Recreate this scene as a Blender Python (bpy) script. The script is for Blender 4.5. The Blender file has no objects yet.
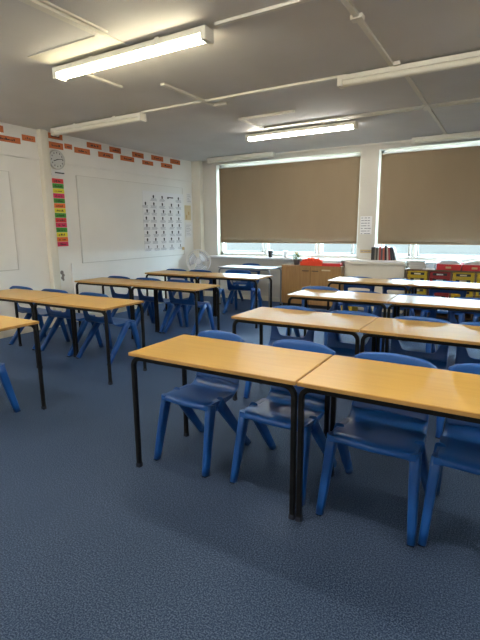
import bpy, bmesh, math, random
from mathutils import Vector, Matrix
random.seed(7)
C = bpy.context.scene.collection
PI = math.pi
XL, XR, YB, YF, ZC = -4.13, 4.6, 6.45, -3.6, 2.93     # room: left wall, right wall, window wall, wall behind the viewer, ceiling

# ------------------------------------------------------------------ materials
def new_mat(name, col=(.8,.8,.8), rough=.5, metal=0., spec=.5):
    m = bpy.data.materials.new(name); m.use_nodes = True
    b = m.node_tree.nodes['Principled BSDF']
    b.inputs['Base Color'].default_value = (*col, 1)
    b.inputs['Roughness'].default_value = rough
    b.inputs['Metallic'].default_value = metal
    b.inputs['Specular IOR Level'].default_value = spec
    return m
def nd(m, t, **kw):
    n = m.node_tree.nodes.new(t)
    for k, v in kw.items():
        if k in n.inputs: n.inputs[k].default_value = v
        else: setattr(n, k, v)
    return n
def lk(m, a, b): m.node_tree.links.new(a, b)
def coords(m, scale=(1,1,1), space='Object'):
    tc = nd(m, 'ShaderNodeTexCoord'); mp = nd(m, 'ShaderNodeMapping')
    mp.inputs['Scale'].default_value = scale
    lk(m, tc.outputs[space], mp.inputs['Vector']); return mp.outputs['Vector']
def ramp(m, fac, stops):
    r = nd(m, 'ShaderNodeValToRGB'); e = r.color_ramp.elements
    while len(e) < len(stops): e.new(.5)
    for i, (p, c) in enumerate(stops): e[i].position = p; e[i].color = (*c, 1)
    lk(m, fac, r.inputs['Fac']); return r.outputs['Color']
def bsdf(m): return m.node_tree.nodes['Principled BSDF']
def noisy(name, c1, c2, scale, rough=.6, bump=0., bscale=None, stretch=(1,1,1), spec=.5, detail=4, space='Object'):
    m = new_mat(name, c1, rough, spec=spec)
    v = coords(m, stretch, space)
    n = nd(m, 'ShaderNodeTexNoise', Scale=scale, Detail=detail); lk(m, v, n.inputs['Vector'])
    lk(m, ramp(m, n.outputs['Fac'], [(.3, c1), (.7, c2)]), bsdf(m).inputs['Base Color'])
    if bump:
        n2 = nd(m, 'ShaderNodeTexNoise', Scale=bscale or scale, Detail=3); lk(m, v, n2.inputs['Vector'])
        bp = nd(m, 'ShaderNodeBump', Strength=bump, Distance=.01); lk(m, n2.outputs['Fac'], bp.inputs['Height'])
        lk(m, bp.outputs['Normal'], bsdf(m).inputs['Normal'])
    return m
def emit(name, col, s):
    m = bpy.data.materials.new(name); m.use_nodes = True
    nt = m.node_tree; nt.nodes.clear()
    e = nt.nodes.new('ShaderNodeEmission'); o = nt.nodes.new('ShaderNodeOutputMaterial')
    e.inputs['Color'].default_value = (*col, 1); e.inputs['Strength'].default_value = s
    nt.links.new(e.outputs[0], o.inputs['Surface']); return m

def carpet_mat():
    m = new_mat('carpet', rough=.55, spec=.5); bsdf(m).inputs['Specular Tint'].default_value = (.26,.52,1,1)
    v = coords(m)
    n1 = nd(m, 'ShaderNodeTexNoise', Scale=150., Detail=2.5); lk(m, v, n1.inputs['Vector'])
    n2 = nd(m, 'ShaderNodeTexNoise', Scale=1.4, Detail=4.); lk(m, v, n2.inputs['Vector'])
    c1 = ramp(m, n1.outputs['Fac'], [(.38, CARPET[0]), (.5, CARPET[1]), (.62, CARPET[2])])
    mx = nd(m, 'ShaderNodeMix', data_type='RGBA', blend_type='MULTIPLY'); mx.inputs['Factor'].default_value = 1
    lk(m, c1, mx.inputs[6]); lk(m, ramp(m, n2.outputs['Fac'], [(.3, (.82,.84,.86)), (.7, (1.1,1.08,1.06))]), mx.inputs[7])
    lk(m, mx.outputs[2], bsdf(m).inputs['Base Color'])
    bp = nd(m, 'ShaderNodeBump', Strength=.3, Distance=.004); lk(m, n1.outputs['Fac'], bp.inputs['Height'])
    lk(m, bp.outputs['Normal'], bsdf(m).inputs['Normal']); return m
CARPET = [(.009,.015,.032), (.027,.042,.076), (.078,.103,.155)]
def wood_mat(name, c1, c2, rough=.3, spec=.5, axis=0):
    m = new_mat(name, c1, rough, spec=spec)
    s = [14, 14, 14]; s[axis] = 1.1
    v = coords(m, tuple(s))
    n = nd(m, 'ShaderNodeTexNoise', Scale=2.2, Detail=6., Distortion=.6); lk(m, v, n.inputs['Vector'])
    lk(m, ramp(m, n.outputs['Fac'], [(.25, c1), (.6, c2), (.85, tuple(x*1.03 for x in c2))]), bsdf(m).inputs['Base Color'])
    return m
M = {}
M['carpet'] = carpet_mat(); bsdf(M['carpet']).inputs['Sheen Weight'].default_value = .4; bsdf(M['carpet']).inputs['Sheen Roughness'].default_value = .35; bsdf(M['carpet']).inputs['Sheen Tint'].default_value = (.16,.42,1,1)
M['ceiling'] = noisy('ceiling paint', (.58,.56,.53), (.65,.63,.60), 1.2, .8, .05, 40)
M['wall'] = noisy('wall paint', (.79,.775,.735), (.84,.825,.785), 1.5, .7, .03, 60)
M['cream'] = noisy('cream gloss paint', (.70,.66,.55), (.76,.72,.61), 3, .45)
M['trunk'] = new_mat('trunking plastic', (.70,.67,.58), .45)
M['beech'] = wood_mat('beech laminate', (.48,.280,.060), (.525,.315,.074), .31, .35)
M['edge'] = wood_mat('beech edging', (.36,.19,.048), (.45,.25,.072), .4)
M['cupboard_wood'] = wood_mat('cupboard beech', (.30,.165,.058), (.375,.215,.082), .45, axis=2)
M['white_lam'] = new_mat('white laminate', (.72,.73,.73), .3)
M['black'] = noisy('black painted steel', (.004,.004,.0045), (.007,.007,.0075), 30, .5, spec=.22)
M['grey_metal'] = new_mat('grey painted steel', (.24,.25,.26), .4)
M['blue'] = noisy('blue polypropylene', (.006,.072,.285), (.010,.090,.34), 9, .34, .04, 140)
M['rubber'] = new_mat('dark rubber', (.01,.015,.03), .7)
M['blind'] = noisy('blind fabric', (.285,.212,.132), (.305,.228,.143), 3, .85, .08, 500, (1,1,.4))
M['white_frame'] = new_mat('white window frame', (.78,.79,.79), .4)
M['diffuser_off'] = new_mat('unlit prismatic diffuser', (.72,.69,.58), .35)
M['lamp_body'] = new_mat('lamp enamel', (.74,.71,.62), .4)
M['lit_warm'] = emit('lit warm diffuser', (1, .90, .64), 14)
M['lit_fill'] = emit('added fill lamp diffuser', (1, .96, .86), 24)  # emission of the unseen lamps added as fill
M['orange'] = noisy('orange card', (.52,.13,.035), (.60,.165,.05), 8, .7)
M['ink'] = new_mat('black ink', (.02,.02,.022), .6)
M['ink_grey'] = new_mat('grey print', (.22,.22,.25), .7)
M['paper'] = new_mat('white paper', (.80,.80,.80), .7)
M['cream_paper'] = new_mat('cream paper', (.66,.56,.36), .7)
M['tan'] = new_mat('tan card', (.55,.40,.20), .7)
M['panel'] = noisy('painted board', (.77,.76,.72), (.81,.80,.76), 1.8, .55)
M['panel_edge'] = new_mat('board trim grey', (.60,.58,.54), .6)  # thin edging, darker than the board face
for k, c in {'fl_red': (.72,.04,.05), 'fl_green': (.05,.33,.03), 'fl_yellow': (.78,.72,.03), 'fl_pink': (.68,.03,.12), 'fl_orange': (.80,.18,.02),
             'red_plastic': (.58,.02,.025), 'tray_red': (.30,.015,.02), 'tray_yellow': (.62,.44,.02), 'orange_red': (.85,.07,.02)}.items():
    M[k] = new_mat(k.replace('_', ' '), c, .5)
M['chrome'] = new_mat('chrome', (.6,.6,.6), .25, 1.)
M['silver'] = new_mat('silver plastic', (.55,.55,.53), .3, .4)
M['dark'] = new_mat('dark plastic', (.02,.022,.025), .5)
M['leaf'] = noisy('leaf green', (.07,.13,.03), (.16,.20,.06), 20, .5)
M['flower'] = new_mat('yellowish flower', (.60,.45,.12), .6)
M['clay'] = new_mat('grey pot', (.20,.18,.16), .7)
M['white_plastic'] = new_mat('white plastic', (.72,.73,.74), .4)
M['tray_body'] = new_mat('dark wood carcass', (.17,.105,.06), .5)
def glass_mat():
    m = bpy.data.materials.new('window glass'); m.use_nodes = True; nt = m.node_tree; nt.nodes.clear()
    t = nt.nodes.new('ShaderNodeBsdfTransparent'); g = nt.nodes.new('ShaderNodeBsdfGlossy'); f = nt.nodes.new('ShaderNodeFresnel')
    x = nt.nodes.new('ShaderNodeMixShader'); o = nt.nodes.new('ShaderNodeOutputMaterial')
    t.inputs['Color'].default_value = (.93,.97,.97,1); g.inputs['Roughness'].default_value = .02; f.inputs['IOR'].default_value = 1.3
    nt.links.new(f.outputs[0], x.inputs[0]); nt.links.new(t.outputs[0], x.inputs[1]); nt.links.new(g.outputs[0], x.inputs[2])
    nt.links.new(x.outputs[0], o.inputs['Surface']); return m
M['glass'] = glass_mat()
def clear_mat():
    m = bpy.data.materials.new('clear plastic'); m.use_nodes = True; nt = m.node_tree; nt.nodes.clear()
    t = nt.nodes.new('ShaderNodeBsdfTransparent'); g = nt.nodes.new('ShaderNodeBsdfPrincipled'); x = nt.nodes.new('ShaderNodeMixShader'); o = nt.nodes.new('ShaderNodeOutputMaterial')
    g.inputs['Base Color'].default_value = (.75,.80,.84,1); g.inputs['Roughness'].default_value = .25; x.inputs[0].default_value = .55
    nt.links.new(t.outputs[0], x.inputs[1]); nt.links.new(g.outputs[0], x.inputs[2]); nt.links.new(x.outputs[0], o.inputs['Surface']); return m
M['clear'] = clear_mat()

# ------------------------------------------------------------------ mesh helpers
def obj(name, bm, mat, parent=None, smooth=False, loc=None, rot=None):
    bmesh.ops.recalc_face_normals(bm, faces=bm.faces)
    me = bpy.data.meshes.new(name); bm.to_mesh(me); bm.free()
    if smooth:
        for p in me.polygons: p.use_smooth = True
    me.materials.append(mat if not isinstance(mat, str) else M[mat])
    o = bpy.data.objects.new(name, me); C.objects.link(o)
    if parent: o.parent = parent
    if loc: o.location = loc
    if rot: o.rotation_euler = rot
    return o
def box(bm, x0, x1, y0, y1, z0, z1, bev=0., seg=2):
    vs = [bm.verts.new((x, y, z)) for x in (x0, x1) for y in (y0, y1) for z in (z0, z1)]
    fs = [(0,1,3,2), (4,6,7,5), (0,4,5,1), (2,3,7,6), (0,2,6,4), (1,5,7,3)]
    faces = [bm.faces.new([vs[i] for i in f]) for f in fs]
    if bev:
        es = {e for f in faces for e in f.edges}
        bmesh.ops.bevel(bm, geom=list(es), offset=bev, segments=seg, affect='EDGES', profile=.5)
    return bm
def bx(*a, **k): return box(bmesh.new(), *a, **k)
def sweep(bm, pts, sec, closed_ends=True, up=(0,0,1)):
    """sweep a section (list of (a,b), or function of index) along points"""
    rings = []; n = len(pts); pts = [Vector(p) for p in pts]
    for i, p in enumerate(pts):
        d = (pts[min(i+1, n-1)] - pts[max(i-1, 0)]).normalized()
        u = Vector(up)
        if abs(d.dot(u)) > .98: u = Vector((0,1,0)) if abs(d.y) < .9 else Vector((1,0,0))
        s = d.cross(u).normalized(); t = s.cross(d).normalized()
        se = sec(i) if callable(sec) else sec
        rings.append([bm.verts.new(p + s*a + t*b) for a, b in se])
    k = len(rings[0])
    for a, b in zip(rings[:-1], rings[1:]):
        for j in range(k): bm.faces.new((a[j], a[(j+1) % k], b[(j+1) % k], b[j]))
    if closed_ends:
        bm.faces.new(rings[0][::-1]); bm.faces.new(rings[-1])
    return bm
def circ(r, n=10): return [(r*math.cos(2*PI*i/n), r*math.sin(2*PI*i/n)) for i in range(n)]
def rrect(w, h, r, n=3):
    out = []
    for cx, cy, a0 in ((w/2-r, h/2-r, 0), (-w/2+r, h/2-r, PI/2), (-w/2+r, -h/2+r, PI), (w/2-r, -h/2+r, 1.5*PI)):
        for i in range(n): a = a0 + PI/2*i/(n-1); out.append((cx + r*math.cos(a), cy + r*math.sin(a)))
    return out
def lathe(bm, prof, n=20, c=(0,0,0), axis='z'):
    rings = []
    for r, h in prof:
        ring = []
        for i in range(n):
            a = 2*PI*i/n; p = (r*math.cos(a), r*math.sin(a), h)
            if axis == 'y': p = (p[0], h, p[1])
            if axis == 'x': p = (h, p[0], p[1])
            ring.append(bm.verts.new((p[0]+c[0], p[1]+c[1], p[2]+c[2])))
        rings.append(ring)
    for a, b in zip(rings[:-1], rings[1:]):
        for j in range(n): bm.faces.new((a[j], a[(j+1) % n], b[(j+1) % n], b[j]))
    bm.faces.new(rings[0][::-1]); bm.faces.new(rings[-1]); return bm
def baked(o):
    """replace the mesh of o by its modified mesh"""
    dg = bpy.context.evaluated_depsgraph_get(); dg.update()
    me = bpy.data.meshes.new_from_object(o.evaluated_get(dg)); o.modifiers.clear(); o.data = me
    for p in me.polygons: p.use_smooth = True
    return o
def tag(o, label, cat, group=None):
    assert 4 <= len(label.split()) <= 16, label; o['label'] = label; o['category'] = cat
    if group: o['group'] = group
    return o
def thing(name, label, cat, loc=(0,0,0), rz=0., group=None):
    o = bpy.data.objects.new(name, None); C.objects.link(o); o.empty_display_size = .1
    o.location = loc; o.rotation_euler = (0, 0, rz); return tag(o, label, cat, group)
def struct(name, bm, mat, parent=None):
    o = obj(name, bm, mat, parent)
    if parent is None: o['kind'] = 'structure'
    return o
def dup(o, parent=None):
    c = o.copy(); C.objects.link(c)
    if parent: c.parent = parent
    for ch in list(o.children): dup(ch, c)
    return c

# ------------------------------------------------------------------ room shell
W1 = (-3.56, -.47, .93, 2.83); W2 = (-.15, 3.25, .93, 2.83); WT = .28
struct('floor', bx(XL-.1, XR+.1, YF-.1, YB+WT, -.1, 0), 'carpet')
struct('ceiling', bx(XL-.1, XR+.1, YF-.1, YB+WT, ZC, ZC+.1), 'ceiling')
struct('wall_left', bx(XL-.12, XL, YF, YB+WT, 0, ZC), 'wall')
struct('wall_right', bx(XR, XR+.12, YF, YB+WT, 0, ZC), 'wall')
struct('wall_front', bx(XL, XR, YF-.12, YF, 0, ZC), 'wall')
bm = bmesh.new()
box(bm, XL, XR, YB, YB+WT, 0, W1[2]); box(bm, XL, XR, YB, YB+WT, W1[3], ZC)
box(bm, XL, W1[0], YB, YB+WT, W1[2], W1[3]); box(bm, W1[1], W2[0], YB, YB+WT, W1[2], W1[3]); box(bm, W2[1], XR, YB, YB+WT, W1[2], W1[3])
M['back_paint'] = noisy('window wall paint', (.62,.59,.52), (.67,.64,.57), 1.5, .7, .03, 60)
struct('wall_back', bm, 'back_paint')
struct('baseboard_left', bx(XL, XL+.015, YF, YB, 0, .1), 'cream')
struct('baseboard_back', bx(XL, XR, YB-.015, YB, 0, .1), 'cream')
# window sill board (stops short of the tray unit)
struct('trim_1', bx(-3.7, .43, 6.27, YB+.12, .885, .925, bev=.006), 'white_frame')
struct('trim_2', bx(.43, 3.4, 6.40, YB+.12, .885, .925, bev=.006), 'white_frame')
# boxed pipe in the far left corner
struct('trim_3', bx(XL, XL+.22, YB-.12, YB, 0, ZC, bev=.01), 'cream')
# vertical boxed post on the left wall, in two steps
bm = bmesh.new(); box(bm, XL, XL+.09, 2.57, 2.67, 0, ZC, bev=.008); box(bm, XL, XL+.045, 2.67, 2.735, 0, ZC, bev=.006)
struct('trim_4', bm, 'cream')
# picture rails along the left wall
struct('trim_5', bx(XL, XL+.028, YF, 2.57, 2.505, 2.545, bev=.005), 'wall')
struct('trim_6', bx(XL, XL+.028, 2.735, YB-.12, 2.50, 2.54, bev=.005), 'wall')
# short cable box on the left wall
struct('trim_7', bx(XL, XL+.03, 2.98, 3.03, .1, .97, bev=.004), 'wall')

def window(n, w, mulls):
    x0, x1, z0, z1 = w; y = YB+.17; f = .055
    bm = bmesh.new()
    for a in ((x0, x1, z0, z0+f), (x0, x1, z1-f, z1), (x0, x0+f, z0, z1), (x1-f, x1, z0, z1)): box(bm, a[0], a[1], y-.03, y+.03, a[2], a[3])
    for m in mulls: box(bm, m-.035, m+.035, y-.035, y+.035, z0, z1)
    o = struct('window_%d' % n, bm, 'white_frame')
    xs = [x0+f] + list(mulls) + [x1-f]
    for a, b in zip(xs[:-1], xs[1:]):
        bm = bmesh.new(); box(bm, a+.0, b-.0, y-.004, y+.004, z0+f, z1-f); p = obj('pane', bm, 'glass', o)
    bm = bmesh.new()
    for a, b in zip(xs[:-1], xs[1:]):                     # opening casements: inner sash frames
        for q in ((a+.05, b-.05, z0+.06, z0+.10), (a+.05, a+.085, z0+.06, z1-.06), (b-.085, b-.05, z0+.06, z1-.06)): box(bm, q[0], q[1], y-.05, y-.028, q[2], q[3])
    obj('sash', bm, 'white_frame', o)
window(1, W1, (-2.44, -1.26)); window(2, W2, (.50, 1.75))

def blind(x0, x1, zt, zb, label):
    t = thing('roller_blind', label, 'blind', ((x0+x1)/2, 6.44, zt), group='brown roller blinds')
    h = (x1-x0)/2; nx, nz = 40, 14; bm = bmesh.new(); vs = []
    for k in range(nz+1):
        row = []
        for i in range(nx+1):
            u = i/nx; x = -h + 2*h*u; v = k/nz
            y = .006*math.sin(u*19+1)*v + .010*math.sin(u*7.3)*v*v - .006*v
            row.append(bm.verts.new((x + .01*v*(1 if u < .5 else -1)*abs(2*u-1), y, -v*(zt-zb))))
        vs.append(row)
    for a, b in zip(vs[:-1], vs[1:]):
        for i in range(nx): bm.faces.new((a[i], a[i+1], b[i+1], b[i]))
    o = obj('fabric', bm, 'blind', t, smooth=True)
    md = o.modifiers.new('s', 'SOLIDIFY'); md.thickness = .003; baked(o)
    bm = bmesh.new(); lathe(bm, [(.022, -h-.01), (.022, h+.01)], 14, (0, .03, -.0), 'x'); obj('roller', bm, 'white_frame', t, True)
    obj('bottom_bar', bx(-h+.01, h-.01, -.012, .008, -(zt-zb)-.022, -(zt-zb)+.002, bev=.004), 'blind', t)
blind(-3.48, -.475, 2.745, 1.225, 'tan roller blind over the left-hand window, beside the fan corner')
blind(-.105, 3.1, 2.745, 1.225, 'tan roller blind over the right-hand window, above the tray unit')

# ------------------------------------------------------------------ ceiling trunking (part of the room)
tn = [7]
def trunk(x0, x1, y0, y1, d=.022, mat='trunk'):
    tn[0] += 1; struct('trim_%d' % tn[0], bx(min(x0,x1), max(x0,x1), min(y0,y1), max(y0,y1), ZC-d, ZC, bev=.003), mat)
trunk(-.02, 1.5, 1.05, 1.085)              # from the lit lamp towards the upper right
trunk(-2.15, .45, 2.61, 2.65)              # along the second lamp row
trunk(-1.235, -1.185, 1.9, 2.85)           # short spur ahead of it
trunk(-1.2, -1.02, 2.80, 2.85, .03)
trunk(.86, .90, -.2, 2.63); trunk(.92, .96, 2.66, 6.40)
trunk(-1.25, 3.4, 4.20, 4.23); trunk(-.2, 3.4, 4.30, 4.33)
trunk(-1.3, -.5, 3.555, 3.59, .03); trunk(-1.32, -1.28, 3.58, 4.25)
trunk(-3.6, .45, 6.36, 6.39)
trunk(-1.65, -1.61, 1.2, 1.76)
trunk(-.86, -.80, -.9, .76, .03); trunk(-.79, -.765, -.9, .76, .015)
tn[0] += 1; struct('trim_%d' % tn[0], bx(-1.72, -.82, .765, 1.25, ZC-.006, ZC), new_mat('yellowish ceiling strip', (.66,.63,.53), .7))   # thin strip beside the lamp, slightly yellower than the ceiling
tn[0] += 1
bm = bmesh.new(); box(bm, .90, .96, 2.52, 2.56, ZC-.03, ZC); box(bm, .84, .92, 1.45, 1.52, ZC-.03, ZC); box(bm, .89, .97, 4.16, 4.36, ZC-.03, ZC)
struct('trim_%d' % tn[0], bm, 'trunk')

# ------------------------------------------------------------------ ceiling lamps
def lamp(x0, x1, y, label, mat):
    L = (x1-x0)/2
    t = thing('ceiling_lamp', label, 'ceiling light', ((x0+x1)/2, y, ZC), group='fluorescent batten lamps on the ceiling')
    obj('body', bx(-L+.01, L-.01, -.056, .056, -.064, -.020, bev=.006), 'lamp_body', t)
    for s in (-1, 1): obj('bracket', bx(s*L*.45-.02, s*L*.45+.02, -.035, .035, -.024, 0), 'lamp_body', t)
    bm = bmesh.new()
    prof = [(-.036, -.064), (-.038, -.080), (-.033, -.098), (-.018, -.108), (.018, -.108), (.033, -.098), (.038, -.080), (.036, -.064)]
    a = [bm.verts.new((-L+.02, p[0], p[1])) for p in prof]; b = [bm.verts.new((L-.02, p[0], p[1])) for p in prof]
    for i in range(len(prof)): j = (i+1) % len(prof); bm.faces.new((a[i], a[j], b[j], b[i]))
    bm.faces.new(a); bm.faces.new(b[::-1]); obj('diffuser', bm, mat, t)
    for s in (-1, 1): obj('end_cap', bx(s*L-.022, s*L+.022, -.058, .058, -.113, -.020, bev=.006), 'lamp_body', t)
lamp(-1.70, -.09, 1.06, 'lit fluorescent batten nearest the viewer, its yellowish glow on the ceiling', 'lit_warm')
lamp(-3.80, -2.15, 2.63, 'unlit cream batten over the left wall above the clock', 'diffuser_off')
lamp(.40, 2.1, 2.62, 'unlit cream batten at upper right, crossed by a ceiling cable trunk', 'diffuser_off')
M['lit_far'] = emit('lit white diffuser far', (1, .95, .84), 17)
lamp(-1.68, -.01, 4.50, 'lit white fluorescent batten hanging in front of the left-hand blind', 'lit_far')
lamp(-3.50, -2.05, 6.10, 'unlit short batten tight above the left-hand window by the corner', 'diffuser_off')
lamp(.46, 2.1, 6.15, 'unlit batten tight above the right-hand window', 'diffuser_off')
FILL_LAMPS = True  # extra battens outside the frame, added to raise the room's brightness
if FILL_LAMPS:
    lamp(.6, 2.3, -.6, 'added fluorescent fill batten on the ceiling above the viewer', 'lit_fill')
    lamp(-3.9, -2.2, -.6, 'added fluorescent fill batten out of view on the left, ahead of the nearest table', 'lit_fill')
    lamp(-1.7, 0., -2.4, 'added fluorescent fill batten behind the viewer at left', 'lit_fill')
    lamp(2.6, 4.3, 1.0, 'added fluorescent fill batten out of view on the right', 'lit_fill')

# ------------------------------------------------------------------ tables
TH = .762
def make_table(top_mat='beech', edge_mat='edge', frame_mat='black', L=1.096, W=.55):
    t = thing('classroom_table', 'beech topped table with black legs', 'table')
    o = obj('tabletop', bx(-L/2+.004, L/2-.004, -W/2+.004, W/2-.004, TH-.020, TH, bev=.002), top_mat, t)
    bm = bmesh.new(); z0, z1 = TH-.021, TH-.0015
    box(bm, -L/2, L/2, -W/2, -W/2+.005, z0, z1, bev=.0015); box(bm, -L/2, L/2, W/2-.005, W/2, z0, z1, bev=.0015)
    box(bm, -L/2, -L/2+.005, -W/2, W/2, z0, z1, bev=.0015); box(bm, L/2-.005, L/2, -W/2, W/2, z0, z1, bev=.0015)
    obj('edge_band', bm, edge_mat, t)
    s = .028; zr = TH-.021-s/2; R = .055; sec = rrect(s, s, .006)
    for sy in (-1, 1):
        y = sy*(W/2-.026)
        obj('rail', sweep(bmesh.new(), [(-L/2+.0155+R, y, zr), (L/2-.0155-R, y, zr)], sec), frame_mat, t)
        for sx in (-1, 1):
            x = sx*(L/2-.0155)
            pts = [(x, y, .012), (x, y, .35), (x, y, zr-R)]
            for k in range(1, 7):
                a = PI/2*k/6; pts.append((x - sx*R*(1-math.cos(a)), y, zr-R+R*math.sin(a)))
            bm = bmesh.new(); sweep(bm, pts, sec, up=(0,1,0)); lg = obj('leg', bm, frame_mat, t)
            obj('foot_cap', bx(x-.0155, x+.0155, y-.0155, y+.0155, 0, .028, bev=.003), 'rubber' if frame_mat == 'black' else 'dark', lg)
    for sx in (-1, 1):
        x = sx*(L/2-.12)
        obj('cross_rail', sweep(bmesh.new(), [(x, -W/2+.03, zr-.002), (x, W/2-.03, zr-.002)], rrect(.025, .022, .004)), frame_mat, t)
    return t
proto_t = make_table(); used_t = [False]
def place_table(x0, y0, label, rz=0., group='beech-topped tables in rows'):
    if used_t[0]: t = dup(proto_t)
    else: t = proto_t; used_t[0] = True
    t.location = (x0+.55, y0+.275, 0); t.rotation_euler = (0, 0, rz); tag(t, label, 'table', group); return t
place_table(0, 0, 'front beech table nearest the viewer at centre, its left end over bare carpet')
place_table(1.103, 0, 'front beech table nearest the viewer at right, cut by the frame edge')
place_table(-.05, 1.275, 'left-hand beech table of the second row, behind the front centre table')
place_table(1.053, 1.275, 'right-hand beech table of the second row, behind the front right table')
place_table(-.17, 2.68, 'left-hand beech table of the third row, ahead of the wooden cupboard')
place_table(.933, 2.68, 'right-hand beech table of the third row, cut by the frame edge')
place_table(-.245, 4.22, 'left half of the glare-whitened back row, below the shelf of books')
place_table(.858, 4.22, 'right half of the glare-whitened back row, below the tray unit')
place_table(-2.43, -.19, 'beech table at the left frame edge, nearest the viewer on that side')
place_table(-3.50, 1.03, 'beech table against the left wall, second row, below the clock')
place_table(-2.397, 1.03, 'beech table on the aisle in the left-hand second row, below the coloured word cards')
place_table(-3.535, 2.54, 'beech table against the left wall, third row, below the wall board')
place_table(-2.432, 2.54, 'beech table on the aisle in the left-hand third row')
place_table(-3.45, 3.96, 'far left beech table by the wall, ahead of the fan')
place_table(-2.347, 3.96, 'shiny far left table on the aisle, ahead of the white-topped table')
wt = make_table('white_lam', 'grey_metal', 'grey_metal', 1.15, .55)
wt.location = (-2.42, 5.86, 0); tag(wt, 'white-topped table with grey frame standing under the left-hand window', 'table')

# ------------------------------------------------------------------ one-piece plastic chairs
def bake_shell(name, rows, cols, skip, parent, thick=.009):
    bm = bmesh.new(); g = [[bm.verts.new(p) for p in r] for r in rows]
    for i in range(len(g)-1):
        for j in range(len(g[0])-1):
            if (i, j) in skip: continue
            bm.faces.new((g[i][j], g[i][j+1], g[i+1][j+1], g[i+1][j]))
    for v in [v for v in bm.verts if not v.link_faces]: bm.verts.remove(v)
    o = obj(name, bm, 'blue', parent, True)
    md = o.modifiers.new('t', 'SOLIDIFY'); md.thickness = thick; md.offset = -1
    md = o.modifiers.new('u', 'SUBSURF'); md.levels = 1
    return baked(o)
def make_chair(rear=.265):
    t = thing('classroom_chair', 'one piece blue plastic chair', 'chair')
    us = [-1, -.955, -.84, -.62, -.31, 0, .31, .62, .84, .955, 1]
    # seat: (y, z, half width)
    S = [(-.188, .395, .200), (-.194, .418, .210), (-.182, .437, .218), (-.13, .441, .224), (-.06, .434, .224), (.02, .427, .222), (.09, .427, .219), (.145, .436, .216), (.180, .455, .214), (.199, .485, .213)]
    rows = []
    for k, (y, z, h) in enumerate(S):
        r = []
        for u in us:
            a = abs(u); d = 0.
            if k >= 2: d = -.007*(1-a*a)*min(1, (k-1)/3)
            if a == 1: d = -.034 if k < 7 else -.012
            elif a > .95: d = -.006
            yy = y - (.028*u*u if k >= 8 else 0)*((k-7)/3.) + (.016*u*u if k < 3 else 0)
            if k >= 7 and a == 1: yy += .006
            r.append((u*h, yy, z+d))
        rows.append(r)
    seat = bake_shell('seat', rows, us, set(), t)
    # backrest with a hand slot
    B = [(.190, .468, .214), (.199, .485, .213), (.207, .515, .212), (.213, .550, .212), (.218, .585, .214), (.223, .622, .217), (.229, .675, .221), (.236, .730, .226), (.241, .772, .228), (.245, .794, .227), (.256, .801, .223), (.268, .788, .221)]
    rows = []; skip = set()
    sb, st = 2, 5
    for k, (y, z, h) in enumerate(B):
        r = []
        f = (k-sb)/(st-sb); us2 = list(us)
        w = .56 + .18*min(1, max(0, f))
        us2 = [-1, -.955, -(w+.12), -w, -w*.5, 0, w*.5, w, w+.12, .955, 1]
        for u in us2:
            a = abs(u); yy = y - .034*u*u; zz = z
            if a == 1: yy += .026
            elif a > .95: yy += .004
            if k >= 8: zz -= .012*a*a + .030*a**7
            elif k >= 6: zz -= (.006*a*a + .010*a**7)*(k-5)/2
            r.append((u*h, yy, zz))
        rows.append(r)
    for i in range(sb, st):
        for j in range(3, 7): skip.add((i, j))
    bake_shell('backrest', rows, us, skip, t)
    for sx in (-1, 1):
        for (top, mid, foot) in (((.207, -.135, .425), (.2, -.165, .27), (.232, -.232, .004)), ((.207, -.055, .418), (.2, .03, .27), (.232, rear, .004))):
            pts = []
            for k in range(7):
                q = k/6; p = [top[i]*(1-q) + foot[i]*q for i in range(3)]; pts.append((sx*p[0], p[1], p[2]))
            bm = bmesh.new()
            sweep(bm, pts, lambda i: rrect(.050-.011*i/6, .072-.022*i/6, .012, 3), up=(0,1,0))
            lg = obj('leg', bm, 'blue', t, True)
            for p in lg.data.polygons: p.use_smooth = len(p.vertices) == 4
            fx, fy = sx*foot[0], foot[1]
            obj('rubber_foot', bx(fx-.0165, fx+.0165, fy-.0205, fy+.0205, 0, .014, bev=.003), 'rubber', lg)
        # side gusset tying both legs to the seat
        bm = bmesh.new(); x0, x1 = sx*.186, sx*.219
        pr = [(-.178, .432), (-.178, .398), (-.115, .372), (-.06, .372), (.02, .392), (.10, .405), (.10, .425)]
        a = [bm.verts.new((x0, p[0], p[1])) for p in pr]; b = [bm.verts.new((x1, p[0], p[1])) for p in pr]
        for i in range(len(pr)): j = (i+1) % len(pr); bm.faces.new((a[i], a[j], b[j], b[i]))
        bm.faces.new(a); bm.faces.new(b[::-1])
        obj('side_rib', bm, 'blue', t)
    return t
proto_c = {False: make_chair(), True: make_chair(.31)}; used_c = set()
def place_chair(x, y, rz, label, s=(1,1,1), group='blue chairs on the right side of the aisle'):
    k = abs(rz) > 90
    if k in used_c: t = dup(proto_c[k])
    else: t = proto_c[k]; used_c.add(k)
    t.location = (x, y, 0); t.rotation_euler = (0, 0, math.radians(rz)); t.scale = s; tag(t, label, 'chair', group)
place_chair(.262, .38, -2, 'blue plastic chair under the left half of the front centre table', (.86, 1, 1))
place_chair(.865, .395, -2, 'blue plastic chair half hidden by the black legs where the front tables meet', (.95, 1, 1))
place_chair(1.43, .362, -1, 'blue plastic chair under the front right table, glossy seat fully seen', (1., 1, 1))
place_chair(1.935, .385, 0, 'blue plastic chair at the right frame edge, pale light on its front leg', (1., 1, 1))
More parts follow.
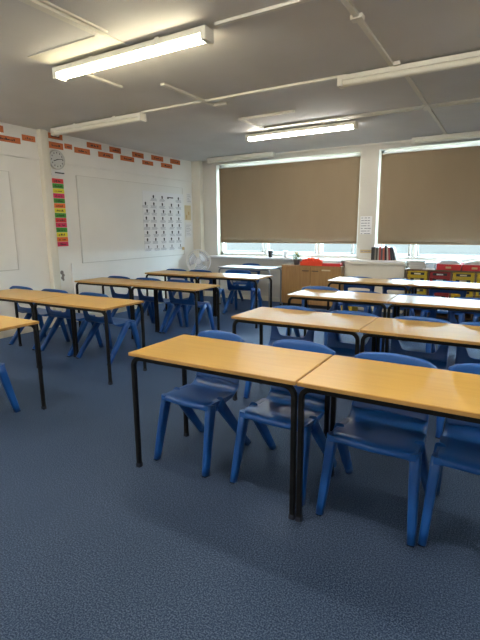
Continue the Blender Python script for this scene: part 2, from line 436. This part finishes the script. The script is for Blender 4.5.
for x, y, l in ((.27, 1.628, 'blue chair at the left end of the second row, back just above its table'), (.83, 1.628, 'blue chair behind the second row table, next to the seam of the two tables'),
                (1.385, 1.628, 'blue chair behind the right-hand second row table, next to the chair at the frame edge'), (1.87, 1.628, 'blue chair of the second row at the right frame edge'),
                (.01, 3.04, 'blue chair of the third row, its back showing ahead of the wooden cupboard'), (.53, 3.035, 'blue chair of the third row close to the seam of the two tables'),
                (1.10, 3.035, 'blue chair of the third row behind the right-hand table, ahead of the tray unit'), (1.68, 3.035, 'blue chair of the third row at the right frame edge'),
                (.05, 4.575, 'blue chair in the back row, its top edge seen left of the books'), (.64, 4.575, 'blue chair in the back row, its top edge seen right of the books'),
                (1.27, 4.575, 'blue chair in the back row ahead of the red tray'), (1.90, 4.575, 'blue chair in the back row at the right frame edge')):
    place_chair(x, y, random.uniform(-2, 2), l, (1.1 if y > 2 else 1.04, 1, 1 if x < .02 else .985 if y < 2 else .97))
LG = 'blue chairs on the left side of the aisle'
LS = (1.12, .94, 1)
for x, y, r, l in ((-1.77, -.015, 177, 'blue chair at the left frame edge under the nearest left table'),
                   (-3.40, 1.82, 178, 'blue chair by the left wall in the second row, left of the post'), (-2.76, 1.82, 180, 'blue chair in the left second row, its top edge just right of the cream post'),
                   (-2.08, 1.82, 179, 'blue chair on the aisle end of the left second row, pale light on slanting legs'),
                   (-3.2, 3.33, 178, 'blue chair by the left wall in the third row, under the board'), (-2.62, 3.33, 181, 'blue chair in the left third row, under the poster of small pictures'),
                   (-2.02, 3.33, 176, 'blue chair on the aisle end of the left third row'),
                   (-3.2, 4.75, 178, 'blue chair by the wall in the far left row, ahead of the fan'), (-2.68, 4.75, 181, 'blue chair in the far left row, left of the pair by the aisle'),
                   (-2.10, 5.05, 184, 'blue chair pulled out behind the shiny far left table, ahead of the white table')):
    place_chair(x, y, r, l, LS if r > 0 else (1, 1, .89), LG)
place_chair(-2.58, 6.00, 0, 'lone blue chair tucked behind the white-topped table at the window', (1, .9, 1), LG)

# ------------------------------------------------------------------ things on the left wall (faces +x)
def wall_sheet(name, y0, y1, z0, z1, mat, label, cat, group=None, d=.003, x=XL):
    o = obj(name, bx(x, x+d, y0, y1, z0, z1), mat); return tag(o, label, cat, group)
def scribble(parent, x, y0, y1, zc, h, mat='ink', name='lettering', gaps=.3):
    """small joined pen strokes, as the illegible handwriting reads from here"""
    bm = bmesh.new(); y = y0; w = (y1-y0)/9
    while y < y1 - w*.5:
        ww = w*random.uniform(.55, 1.0); hh = h*random.choice((.5, .55, .6, 1.0))
        if random.random() > gaps*.4: box(bm, x, x+.001, y, y+ww, zc-h*.3, zc-h*.3+hh)
        y += w
    return obj(name, bm, mat, parent)
G = 'orange word cards along the top of the left wall'
orange = [((1.70,2.06,2.80,2.885), 'orange word card at the left frame edge, upper one, top of wall'), ((1.9,2.30,2.685,2.765), 'orange word card left of the post, longer and lower one'), ((2.33,2.54,2.745,2.825), 'orange word card touching the left side of the cream post'),
 ((2.745,3.02,2.845,2.925), 'orange word card directly under the end of the unlit batten'), ((2.745,3.02,2.705,2.80), 'orange word card just above the wall clock'), ((3.045,3.19,2.735,2.81), 'short orange word card right of the one above the clock'),
 ((3.23,3.545,2.70,2.785), 'orange word card, lower row, fourth right of the post'), ((3.49,3.80,2.815,2.90), 'orange word card, upper row, second right of the post'), ((3.72,4.055,2.70,2.785), 'orange word card, lower row, above the upper left of the large board'),
 ((3.98,4.25,2.81,2.90), 'orange word card, upper row, third right of the post'), ((4.23,4.575,2.705,2.79), 'orange word card, lower row, above the middle of the large board'), ((4.53,4.835,2.80,2.89), 'orange word card, upper row, above the left edge of the picture chart'),
 ((4.79,5.095,2.70,2.775), 'orange word card, lower row, above the picture chart'), ((5.05,5.40,2.81,2.90), 'orange word card, upper row, second from the window corner'), ((5.33,5.675,2.705,2.79), 'orange word card, lower row, nearest the window corner'),
 ((5.62,5.945,2.81,2.90), 'orange word card, upper row, nearest the window corner')]
for (y0, y1, z0, z1), l in orange:
    o = wall_sheet('word_card', y0, y1, z0, z1, 'orange', l, 'card', G)
    scribble(o, XL+.003, y0+(y1-y0)*.25, y1-(y1-y0)*.2, (z0+z1)/2-.005, .03)
# column of fluorescent word cards
cols = ['fl_red', 'fl_green', 'fl_yellow', 'fl_pink', 'fl_green', 'fl_orange', 'fl_yellow', 'fl_green', 'fl_red', 'fl_pink', 'fl_green', 'fl_yellow', 'fl_orange', 'fl_pink']
pos = ['topmost of the coloured column', 'second from the top of the column', 'upper yellow one of the column', 'upper pink one, under the first yellow', 'second green one from the top', 'upper orange one of the column',
       'middle yellow one of the column', 'third green one from the top', 'lower red one of the column', 'pink one below the lower red', 'lowest green one of the column', 'lowest yellow one of the column', 'lower orange one of the column', 'bottom card of the coloured column']
nm = {'fl_red': 'red', 'fl_green': 'green', 'fl_yellow': 'yellow', 'fl_pink': 'pink', 'fl_orange': 'orange'}
z = 2.27; hh = (2.27-1.24)/14
for c, ps in zip(cols, pos):
    o = wall_sheet('word_card', 2.755, 2.97, z-hh+.004, z, c, '%s word card under the clock, %s' % (nm[c], ps), 'card', 'fluorescent word cards in a column under the clock')
    scribble(o, XL+.003, 2.80, 2.93, z-hh*.55, .028); z -= hh
# wall clock
t = thing('wall_clock', 'round silver-rimmed wall clock on the left wall beside the post', 'clock', (XL, 2.865, 2.545))
bm = bmesh.new(); lathe(bm, [(.142, 0), (.145, .012), (.145, .03), (.138, .042), (.126, .044), (.122, .034)], 36, axis='x'); obj('rim', bm, 'silver', t, False)
bm = bmesh.new(); lathe(bm, [(.123, .030), (.123, .036)], 36, axis='x'); obj('dial', bm, new_mat('clock dial', (.55,.55,.53), .3), t)
bm = bmesh.new()
for k in range(12):
    a = k*PI/6; cy, cz = .10*math.sin(a), .10*math.cos(a); box(bm, .036, .0375, cy-.006, cy+.006, cz-.010, cz+.010)
obj('numerals', bm, 'ink', t)
def hand(L, w, ang, nm_):
    bm = bx(.038, .0395, -w, w, -.02, L); bmesh.ops.rotate(bm, verts=bm.verts, cent=(0,0,0), matrix=Matrix.Rotation(-ang, 3, 'X')); obj(nm_, bm, 'ink', t)
hand(.10, .004, math.radians(80), 'minute_hand'); hand(.07, .006, math.radians(250), 'hour_hand')
# white note with black pen stroke beneath the clock
t = thing('wall_note', 'small white wall note with a black stroke, between the clock and the red card', 'note', (XL, 2.85, 2.36))
obj('sheet', bx(0, .003, -.14, .15, -.05, .045), 'paper', t); obj('pen_stroke', bx(.003, .005, -.02, .15, -.012, .006), 'ink', t)
obj('blob', bx(.003, .006, -.13, -.085, -.045, -.02), 'ink', t)
# flat painted boards
def board(y0, y1, z0, z1, label):
    t = thing('wall_board', label, 'board', (XL, (y0+y1)/2, z0)); w = (y1-y0)/2; h = z1-z0
    obj('face', bx(0, .016, -w, w, 0, h, bev=.003), 'panel', t)
    bm = bmesh.new()
    for q in ((-w-.006, -w+.004, -.006, h), (w-.004, w+.006, -.006, h), (-w, w, -.008, .004), (-w, w, h-.003, h+.003)): box(bm, 0, .019, *q)
    obj('trim', bm, 'panel_edge', t); return t
board(.6, 2.06, .945, 2.295, 'pale painted wall board at the left frame edge, left of the post')
b2 = board(3.22, 5.97, .96, 2.35, 'large pale wall board with the picture chart, right of the clock')
# chart with small pictures and captions
t = thing('picture_chart', 'white chart of small black pictures with captions on the large board', 'chart', (XL+.02, 5.36, 1.07))
obj('sheet', bx(0, .003, -.635, .63, 0, 1.15), 'paper', t)
bi = bmesh.new(); bl = bmesh.new()
for r in range(8):
    for k in range(5):
        if r == 0 and k in (0,): continue
        cy = -.55 + k*.25 + random.uniform(-.03, .03); cz = 1.06 - r*.137
        if r == 0 and k == 3:
            box(bi, .003, .0045, cy-.10, cy+.09, cz-.012, cz+.008); box(bi, .003, .0045, cy-.1, cy-.06, cz-.03, cz+.008); continue
        s = .023 if r < 7 else .014
        lathe(bi, [(s*.2, .003), (s, .0032), (s, .005), (s*.3, .0055)], 8, (0, cy, cz), 'x'); box(bi, .003, .0045, cy-s*.7, cy+s*.7, cz-.038, cz)
        for q in range(3): box(bl, .003, .004, cy-.07-random.random()*.03, cy+.05+random.random()*.05, cz-.05-.018*q, cz-.044-.018*q)
obj('pictures', bi, 'ink', t); obj('lettering', bl, 'ink_grey', t)
wall_sheet('corner_label', 5.89, 5.97, 1.06, 1.12, 'tan', 'small brown label at the bottom right corner of the picture chart', 'label', x=XL+.024)
o = wall_sheet('wall_sheet', 6.05, 6.27, 1.69, 2.0, 'cream_paper', 'yellowish pinned sheet right of the picture chart', 'sheet', 'sheets pinned right of the picture chart')
bm = bmesh.new(); box(bm, XL+.003, XL+.0045, 6.09, 6.13, 1.72, 1.80); box(bm, XL+.003, XL+.0045, 6.17, 6.21, 1.80, 1.87); obj('pictures', bm, 'tan', o)
o = wall_sheet('wall_sheet', 6.06, 6.30, 1.32, 1.64, 'paper', 'white pinned sheet below the yellowish one by the corner', 'sheet', 'sheets pinned right of the picture chart')
bm = bmesh.new()
for k in range(7): box(bm, XL+.003, XL+.004, 6.09, 6.26-.03*(k % 3), 1.37+.035*k, 1.376+.035*k)
obj('lettering', bm, 'ink_grey', o)
o = wall_sheet('wall_sheet', 6.14, 6.30, 2.05, 2.26, 'paper', 'white pinned sheet above the yellowish one by the corner', 'sheet', 'sheets pinned right of the picture chart')
bm = bmesh.new()
for k in range(5): box(bm, XL+.003, XL+.004, 6.16, 6.28-.03*(k % 3), 2.08+.035*k, 2.086+.035*k)
obj('lettering', bm, 'ink_grey', o)
bm = bmesh.new()
for q in ((2.790,2.815,.80,.87), (2.81,2.835,.76,.82), (2.80,2.815,.72,.78), (2.835,2.85,.79,.80), (2.815,2.825,.70,.74)): lathe(bm, [((q[3]-q[2])*.2, 0), ((q[3]-q[2])*.5, .0008), ((q[3]-q[2])*.2, .0016)], 7, (XL, (q[0]+q[1])/2, (q[2]+q[3])/2), 'x')
tag(obj('wall_mark', bm, new_mat('scuff grey', (.22,.20,.18), .8)), 'small dark scuff on the wall below the coloured cards', 'mark')

# sheets on the pillar between the windows (faces -y)
def pillar_sheet(x0, x1, z0, z1, mat, label, lines):
    o = obj('wall_sheet', bx(x0, x1, YB-.003, YB, z0, z1), mat); tag(o, label, 'sheet')
    bm = bmesh.new()
    for k in range(lines):
        zz = z1-.03-k*(z1-z0-.04)/max(1, lines-1) if lines > 1 else (z0+z1)/2
        for q in range(3):
            a = x0+.015+(x1-x0-.03)*q/3; box(bm, a, a+(x1-x0)*.3*random.uniform(.5, 1), YB-.0042, YB-.003, zz-.006, zz+.006)
    obj('lettering', bm, 'ink_grey', o)
pillar_sheet(-.43, -.22, 1.38, 1.70, 'paper', 'white printed sheet on the pillar between the windows', 7)
pillar_sheet(-.41, -.20, 1.04, 1.10, 'tan', 'narrow tan strip low on the pillar beside the books', 1)

# ------------------------------------------------------------------ under the windows
t = thing('radiator_cover', 'cream boxed-in panel under the sill, below the row of books', 'radiator cover', (-.08, 6.27, 0))
obj('panel', bx(-.55, .51, .0, .17, .0, .845, bev=.004), 'cream', t); obj('top_ledge', bx(-.56, .515, -.035, .17, .845, .883, bev=.006), 'trunk', t)

# cupboard
CX = (-1.815, -.63)
t = thing('cupboard', 'low beech two-door cupboard under the left-hand window', 'cupboard', ((CX[0]+CX[1])/2, 6.05, 0)); w = (CX[1]-CX[0])/2
obj('body', bx(-w, w, .019, .20, .06, .78), 'cupboard_wood', t); obj('plinth', bx(-w+.01, w-.01, .04, .20, 0, .06), 'dark', t)
obj('top', bx(-w-.005, w+.005, -.005, .205, .78, .803, bev=.003), 'cupboard_wood', t)
for s in (-1, 1):
    d = obj('door', bx(min(s*.003, s*w), max(s*.003, s*w), 0, .019, .065, .776, bev=.002), 'cupboard_wood', t)
    xa, xb = (s*.03, s*.16); bm = bmesh.new(); box(bm, min(xa, xb), max(xa, xb), -.022, -.010, .700, .712, bev=.003)
    for q in (xa+s*.01, xb-s*.01): box(bm, q-.005, q+.005, -.012, 0, .700, .712)
    obj('handle', bm, 'dark', d)
obj('door_label', bx(.22, .39, -.002, .0, .715, .74), 'cream_paper', t)
# things on the cupboard
ct = .803
t = thing('potted_plant', 'small flowering plant in a grey pot on the left of the cupboard top', 'plant', (-1.545, 6.14, ct))
bm = bmesh.new(); lathe(bm, [(.045, 0), (.06, .09), (.066, .095), (.062, .11)], 16); obj('pot', bm, 'clay', t, True)
bm = bmesh.new(); bf = bmesh.new()
for k in range(60):
    a = random.uniform(0, 2*PI); r = random.uniform(.02, .11); h = .10+random.uniform(0, .16)*(1-r*3)
    p = Vector((r*math.cos(a), r*math.sin(a)*.45, h)); d = Vector((math.cos(a), math.sin(a)*.5, random.uniform(.1, .8))).normalized()*.035; s = d.cross(Vector((0,0,1))).normalized()*.014
    v = [bm.verts.new(p-d), bm.verts.new(p+s), bm.verts.new(p+d), bm.verts.new(p-s)]; bm.faces.new(v)
for k in range(9):
    a = random.uniform(0, 2*PI); lathe(bf, [(.004, -.008), (.016, 0), (.006, .01)], 7, (.06*math.cos(a)*random.random(), -.03-.01*random.random(), .20+.06*random.random()))
o = obj('foliage', bm, 'leaf', t); md = o.modifiers.new('s', 'SOLIDIFY'); md.thickness = .002; baked(o); obj('flowers', bf, 'flower', t, True)
def open_box(bm, x0, x1, y0, y1, z0, z1, t=.006, flare=0.):
    box(bm, x0, x1, y0, y1, z0, z0+t)
    for q in ((x0, x0+t, y0, y1), (x1-t, x1, y0, y1), (x0, x1, y0, y0+t), (x0, x1, y1-t, y1)): box(bm, q[0], q[1], q[2], q[3], z0, z1)
    box(bm, x0-.008, x1+.008, y0-.008, y0+.002, z1-.012, z1); box(bm, x0-.008, x1+.008, y1-.002, y1+.008, z1-.012, z1)
    return bm
t = thing('storage_tray', 'bright orange-red tray heaped with red things on the cupboard', 'tray', (-1.22, 6.14, ct))
obj('bin', open_box(bmesh.new(), -.22, .22, -.075, .075, 0, .075), 'orange_red', t)
bm = bmesh.new()
for k in range(22):
    x = random.uniform(-.18, .18); h = .05+.05*random.random()*(1-abs(x)*3); q = bx(-.05, .05, -.018, .018, -.03, .03, bev=.008)
    bmesh.ops.transform(q, verts=q.verts, matrix=Matrix.Translation((x, random.uniform(-.04, .04), h+.02)) @ Matrix.Rotation(random.uniform(-.6, .6), 4, 'Y') @ Matrix.Rotation(random.uniform(-.4, .4), 4, 'Z'))
    me = bpy.data.meshes.new('tmp'); q.to_mesh(me); q.free(); bm.from_mesh(me); bpy.data.meshes.remove(me)
obj('contents', bm, 'orange_red', t)
t = thing('paper_stack', 'white papers over a red folder at the right end of the cupboard', 'papers', (-.83, 6.14, ct))
obj('folder', bx(-.17, .17, -.08, .09, 0, .055, bev=.004), 'red_plastic', t)
bm = bmesh.new()
for k in range(7): a = random.uniform(-.012, .012); box(bm, -.16+a, .13+a, -.075+a*.5, .08+a*.5, .0555+k*.0075, .0555+k*.0075+.0068)
obj('sheets', bm, 'paper', t)
# cups on the sill
for x, m, l in ((-2.215, 'dark', 'black cup on the sill of the left-hand window'), (-1.88, 'white_plastic', 'white cup on the sill of the left-hand window')):
    o = thing('cup', l, 'cup', (x, 6.36, .925)); bm = bmesh.new()
    lathe(bm, [(.040, 0), (.043, .006), (.052, .125), (.053, .13), (.049, .13), (.040, .012)], 18); obj('wall', bm, m, o, True)
    bm = bmesh.new(); lathe(bm, [(.054, .124), (.0555, .128), (.054, .132), (.05, .132)], 18); obj('rim', bm, m, o, True)
# books leaning on the sill right of the pillar
bc = [((.02,.02,.022), 'black'), ((.03,.032,.035), 'near-black'), ((.22,.20,.17), 'grey'), ((.05,.06,.05), 'dark green'), ((.42,.40,.33), 'cream'), ((.40,.06,.05), 'dull red'), ((.10,.09,.10), 'charcoal'), ((.45,.12,.08), 'brick red'), ((.02,.02,.03), 'black'),
      ((.55,.53,.47), 'pale'), ((.35,.05,.05), 'dark red'), ((.03,.03,.035), 'black'), ((.02,.03,.05), 'navy'), ((.50,.50,.46), 'pale grey')]
bl_ = ['first on the left of the row, by the pillar', 'second from the pillar', 'third from the pillar', 'fourth from the pillar', 'fifth from the pillar', 'sixth from the pillar', 'between the dull red and brick red books', 'in the middle of the row', 'tallest of the row beside the brick red one', 'tall and slim right of the middle', 'right of the tall pale one', 'leaning, third from the right end', 'leaning, second from the right end', 'leaning at the right end of the row']
x = -.165
for k, ((c, cn), ps) in enumerate(zip(bc, bl_)):
    w = (.030, .028, .022, .030, .020, .030, .030, .028, .036, .020, .026, .030, .024, .018)[k]; h = .222+random.uniform(-.012, .014) + (.03 if k in (8, 9) else 0); lean = .0 if k < 7 else math.radians((1, 2, 3, 5, 8, 11, 15)[k-7])
    t = thing('book', '%s book on the sill, %s' % (cn, ps), 'book', (x+w/2, 6.36, .926), group='books on the window sill')
    if k and lean > plean: x += h*(math.tan(lean)-math.tan(plean))*.9; t.location.x = x+w/2
    plean = lean; t.rotation_euler = (0, -lean, 0); t.location.z += math.sin(lean)*w/2
    m = new_mat('book cover %d' % k, c, .5)
    bm = bmesh.new(); box(bm, -w/2, -w/2+.002, -.07, .07, 0, h); box(bm, w/2-.002, w/2, -.07, .07, 0, h); box(bm, -w/2, w/2, -.072, -.069, 0, h)
    obj('cover', bm, m, t); obj('pages', bx(-w/2+.002, w/2-.002, -.069, .066, .004, h-.004), 'paper', t)
    x += w+.0015
# tray unit
t = thing('tray_unit', 'dark wooden unit of yellow and red trays under the right-hand window', 'tray unit', (.5, 6.02, 0))
n, pw, hgt = 4, .345, .79
bm = bmesh.new(); box(bm, 0, n*pw+.02, .36, .375, .05, hgt)
for k in range(n+1): box(bm, k*pw, k*pw+.02, 0, .37, .05, hgt)
box(bm, 0, n*pw+.02, 0, .37, .03, .05)
obj('carcass', bm, 'tray_body', t); obj('top', bx(-.015, n*pw+.035, -.015, .375, hgt, hgt+.022, bev=.003), 'tray_body', t)
for k in range(n):
    for r in range(7):
        z1 = hgt-.012-r*.092; z0 = z1-.078; a, b = k*pw+.026, k*pw+pw-.006; mt = 'tray_red' if k == 1 else 'tray_yellow'
        bm = bmesh.new(); open_box(bm, a+.006, b-.006, .004, .34, z0, z1, .004); box(bm, a, b, -.008, .006, z1-.016, z1, bev=.003)
        box(bm, a, b, -.008, .004, z0-.002, z0+.016, bev=.002)
        tr = obj('tray', bm, mt, t); obj('handle_recess', bx(a+.05, b-.05, -.002, .0035, z0+.020, z1-.018), 'dark', tr); obj('label_holder', bx((a+b)/2-.05, (a+b)/2+.05, -.007, -.001, z0+.028, z0+.050), 'cream_paper' if k != 1 else 'silver', tr)
tz = hgt+.022
t = thing('paper_stack', 'greyish stack of papers at the left end of the tray unit', 'papers', (.66, 6.17, tz)); bm = bmesh.new()
for k in range(12): a = random.uniform(-.01, .01); box(bm, -.12+a, .12+a, -.10+a, .10+a, k*.0115, k*.0115+.0105)
obj('sheets', bm, new_mat('grey paper', (.55,.54,.50), .7), t)
t = thing('clear_box', 'clear plastic box beside the grey paper stack on the tray unit', 'box', (.865, 6.18, tz)); obj('bin', open_box(bmesh.new(), -.07, .07, -.10, .10, 0, .10), 'clear', t); obj('lid', bx(-.078, .078, -.105, .105, .101, .110, bev=.003), 'clear', t)
o = thing('loose_paper', 'white loose sheets in front of the clear box', 'papers', (.86, 6.04, tz)); obj('sheets', bx(-.10, .08, -.03, .025, 0, .02), 'paper', o)
for x, w, l in ((1.145, .18, 'red plastic tray with white papers, left one on the tray unit'), (1.52, .18, 'red plastic tray with rumpled papers, right one on the tray unit')):
    t = thing('storage_tray', l, 'tray', (x, 6.15, tz), group='red trays on the tray unit'); obj('bin', open_box(bmesh.new(), -w, w, -.13, .13, 0, .095), 'red_plastic', t)
    obj('label_holder', bx(-.04, .04, -.145, -.138, .03, .06), 'tan', t)
    bm = bmesh.new()
    for k in range(8): a = random.uniform(-.015, .015); box(bm, -w+.03+a, w-.03+a, -.10+a, .10+a, .090+k*.005, .090+k*.005+.004)
    for k in range(5):
        box(bm, -.12+.03*k*(1 if x > 1.3 else -.6), .10+.015*k, -.08, .09, .132+.006*k, .137+.006*k)
    obj('sheets', bm, 'paper', t)
# yellow tray on the floor between cupboard and tray unit
t = thing('storage_tray', 'yellow plastic tray on the floor right of the cupboard', 'tray', (-.38, 5.75, 0)); obj('bin', open_box(bmesh.new(), -.12, .12, -.17, .17, 0, .22), 'tray_yellow', t)
obj('handle', bx(-.05, .05, -.19, -.178, .12, .15, bev=.003), 'tray_yellow', t)

# pedestal fan in the far corner
t = thing('pedestal_fan', 'white wire-caged pedestal fan in the far left corner', 'fan', (-3.42, 5.55, 0), math.radians(28))
bm = bmesh.new(); lathe(bm, [(.19, 0), (.19, .015), (.06, .04), (.03, .06)], 24); obj('base', bm, 'white_plastic', t, True)
bm = bmesh.new(); lathe(bm, [(.016, .05), (.016, .80)], 12); obj('pole', bm, 'white_plastic', t, True)
FZ = .86
bm = bmesh.new(); lathe(bm, [(.03, -.02), (.07, 0), (.075, .08), (.055, .12)], 18, (0, 0, FZ), 'y'); obj('motor', bm, 'white_plastic', t, True)
bm = bmesh.new()
def ring(bm, R, y, r=.004, n=40):
    pts = [(R*math.cos(2*PI*i/n), y, FZ+R*math.sin(2*PI*i/n)) for i in range(n+1)]; sweep(bm, pts, circ(r, 6), up=(0,1,0), closed_ends=False)
ring(bm, .235, -.07, .008); ring(bm, .16, -.115); ring(bm, .08, -.135, .004)
for k in range(36):
    a = 2*PI*k/36; c, s = math.cos(a), math.sin(a)
    sweep(bm, [(R*c, y, FZ+R*s) for R, y in ((.05, -.138), (.12, -.13), (.19, -.105), (.235, -.07), (.20, -.02), (.07, .02))], circ(.0022, 4), up=(0,1,0))
obj('cage', bm, 'white_plastic', t)
bm = bmesh.new(); lathe(bm, [(.02, -.145), (.055, -.14), (.055, -.128)], 20, (0, 0, FZ), 'y'); obj('badge', bm, 'white_plastic', t)
for k in range(3):
    bm = bmesh.new(); vs = []; a0 = 2*PI*k/3
    for i in range(8):
        a = a0 + (i/7)*1.5
        for R in (.03, .12, .205): rr = R; vs.append(bm.verts.new((rr*math.cos(a), -.075+.035*(i/7), FZ+rr*math.sin(a))))
    for i in range(7):
        for j in range(2): q = i*3+j; bm.faces.new((vs[q], vs[q+1], vs[q+4], vs[q+3]))
    o = obj('blade', bm, 'clear', t, True); md = o.modifiers.new('s', 'SOLIDIFY'); md.thickness = .003; baked(o)

# ------------------------------------------------------------------ daylight, camera, view
w = bpy.data.worlds.new('sky'); bpy.context.scene.world = w; w.use_nodes = True; nt = w.node_tree; nt.nodes.clear()
tc = nt.nodes.new('ShaderNodeTexCoord'); sp = nt.nodes.new('ShaderNodeSeparateXYZ'); rp = nt.nodes.new('ShaderNodeValToRGB'); bg = nt.nodes.new('ShaderNodeBackground'); ou = nt.nodes.new('ShaderNodeOutputWorld')
mp = nt.nodes.new('ShaderNodeMapRange'); mp.inputs['From Min'].default_value = -.25; mp.inputs['From Max'].default_value = .35
nt.links.new(tc.outputs['Generated'], sp.inputs[0]); nt.links.new(sp.outputs['Z'], mp.inputs['Value']); nt.links.new(mp.outputs[0], rp.inputs['Fac'])
E0 = rp.color_ramp.elements; E0[0].color = (.011,.0135,.014,1); E0[1].color = (.64,.84,1,1)      # dim sky-lit ground, overcast sky
for pos_, col_ in ((.32, (.013,.0155,.0162)), (.40, (.0155,.018,.0187)), (.425, (.30,.40,.47)), (.55, (.52,.72,.88))): e = E0.new(pos_); e.color = (*col_, 1)
nt.links.new(rp.outputs['Color'], bg.inputs['Color']); bg.inputs['Strength'].default_value = 16.; nt.links.new(bg.outputs[0], ou.inputs['Surface'])

cam = bpy.data.cameras.new('camera'); co = bpy.data.objects.new('camera', cam); C.objects.link(co)
yaw, pitch, roll, fpx = .531662, .199609, -.007948, 448.785
f0 = Vector((-math.sin(yaw), math.cos(yaw), 0)); r0 = Vector((math.cos(yaw), math.sin(yaw), 0)); u0 = Vector((0,0,1))
fw = f0*math.cos(pitch) - u0*math.sin(pitch); up = u0*math.cos(pitch) + f0*math.sin(pitch)
r_ = r0*math.cos(roll) + up*math.sin(roll); u_ = up*math.cos(roll) - r0*math.sin(roll)
mw = Matrix((r_, u_, -fw)).transposed().to_4x4(); mw.translation = Vector((1.91828, -1.91803, 1.48717)); co.matrix_world = mw
cam.sensor_fit = 'VERTICAL'; cam.sensor_height = 24.; cam.lens = fpx/640*24.; cam.clip_start = .05; cam.clip_end = 200
sc = bpy.context.scene; sc.camera = co
sc.view_settings.view_transform = 'Standard'; sc.view_settings.look = 'None'; sc.view_settings.gamma = 1.; sc.view_settings.use_curve_mapping = False
sc.view_settings.exposure = 1.8
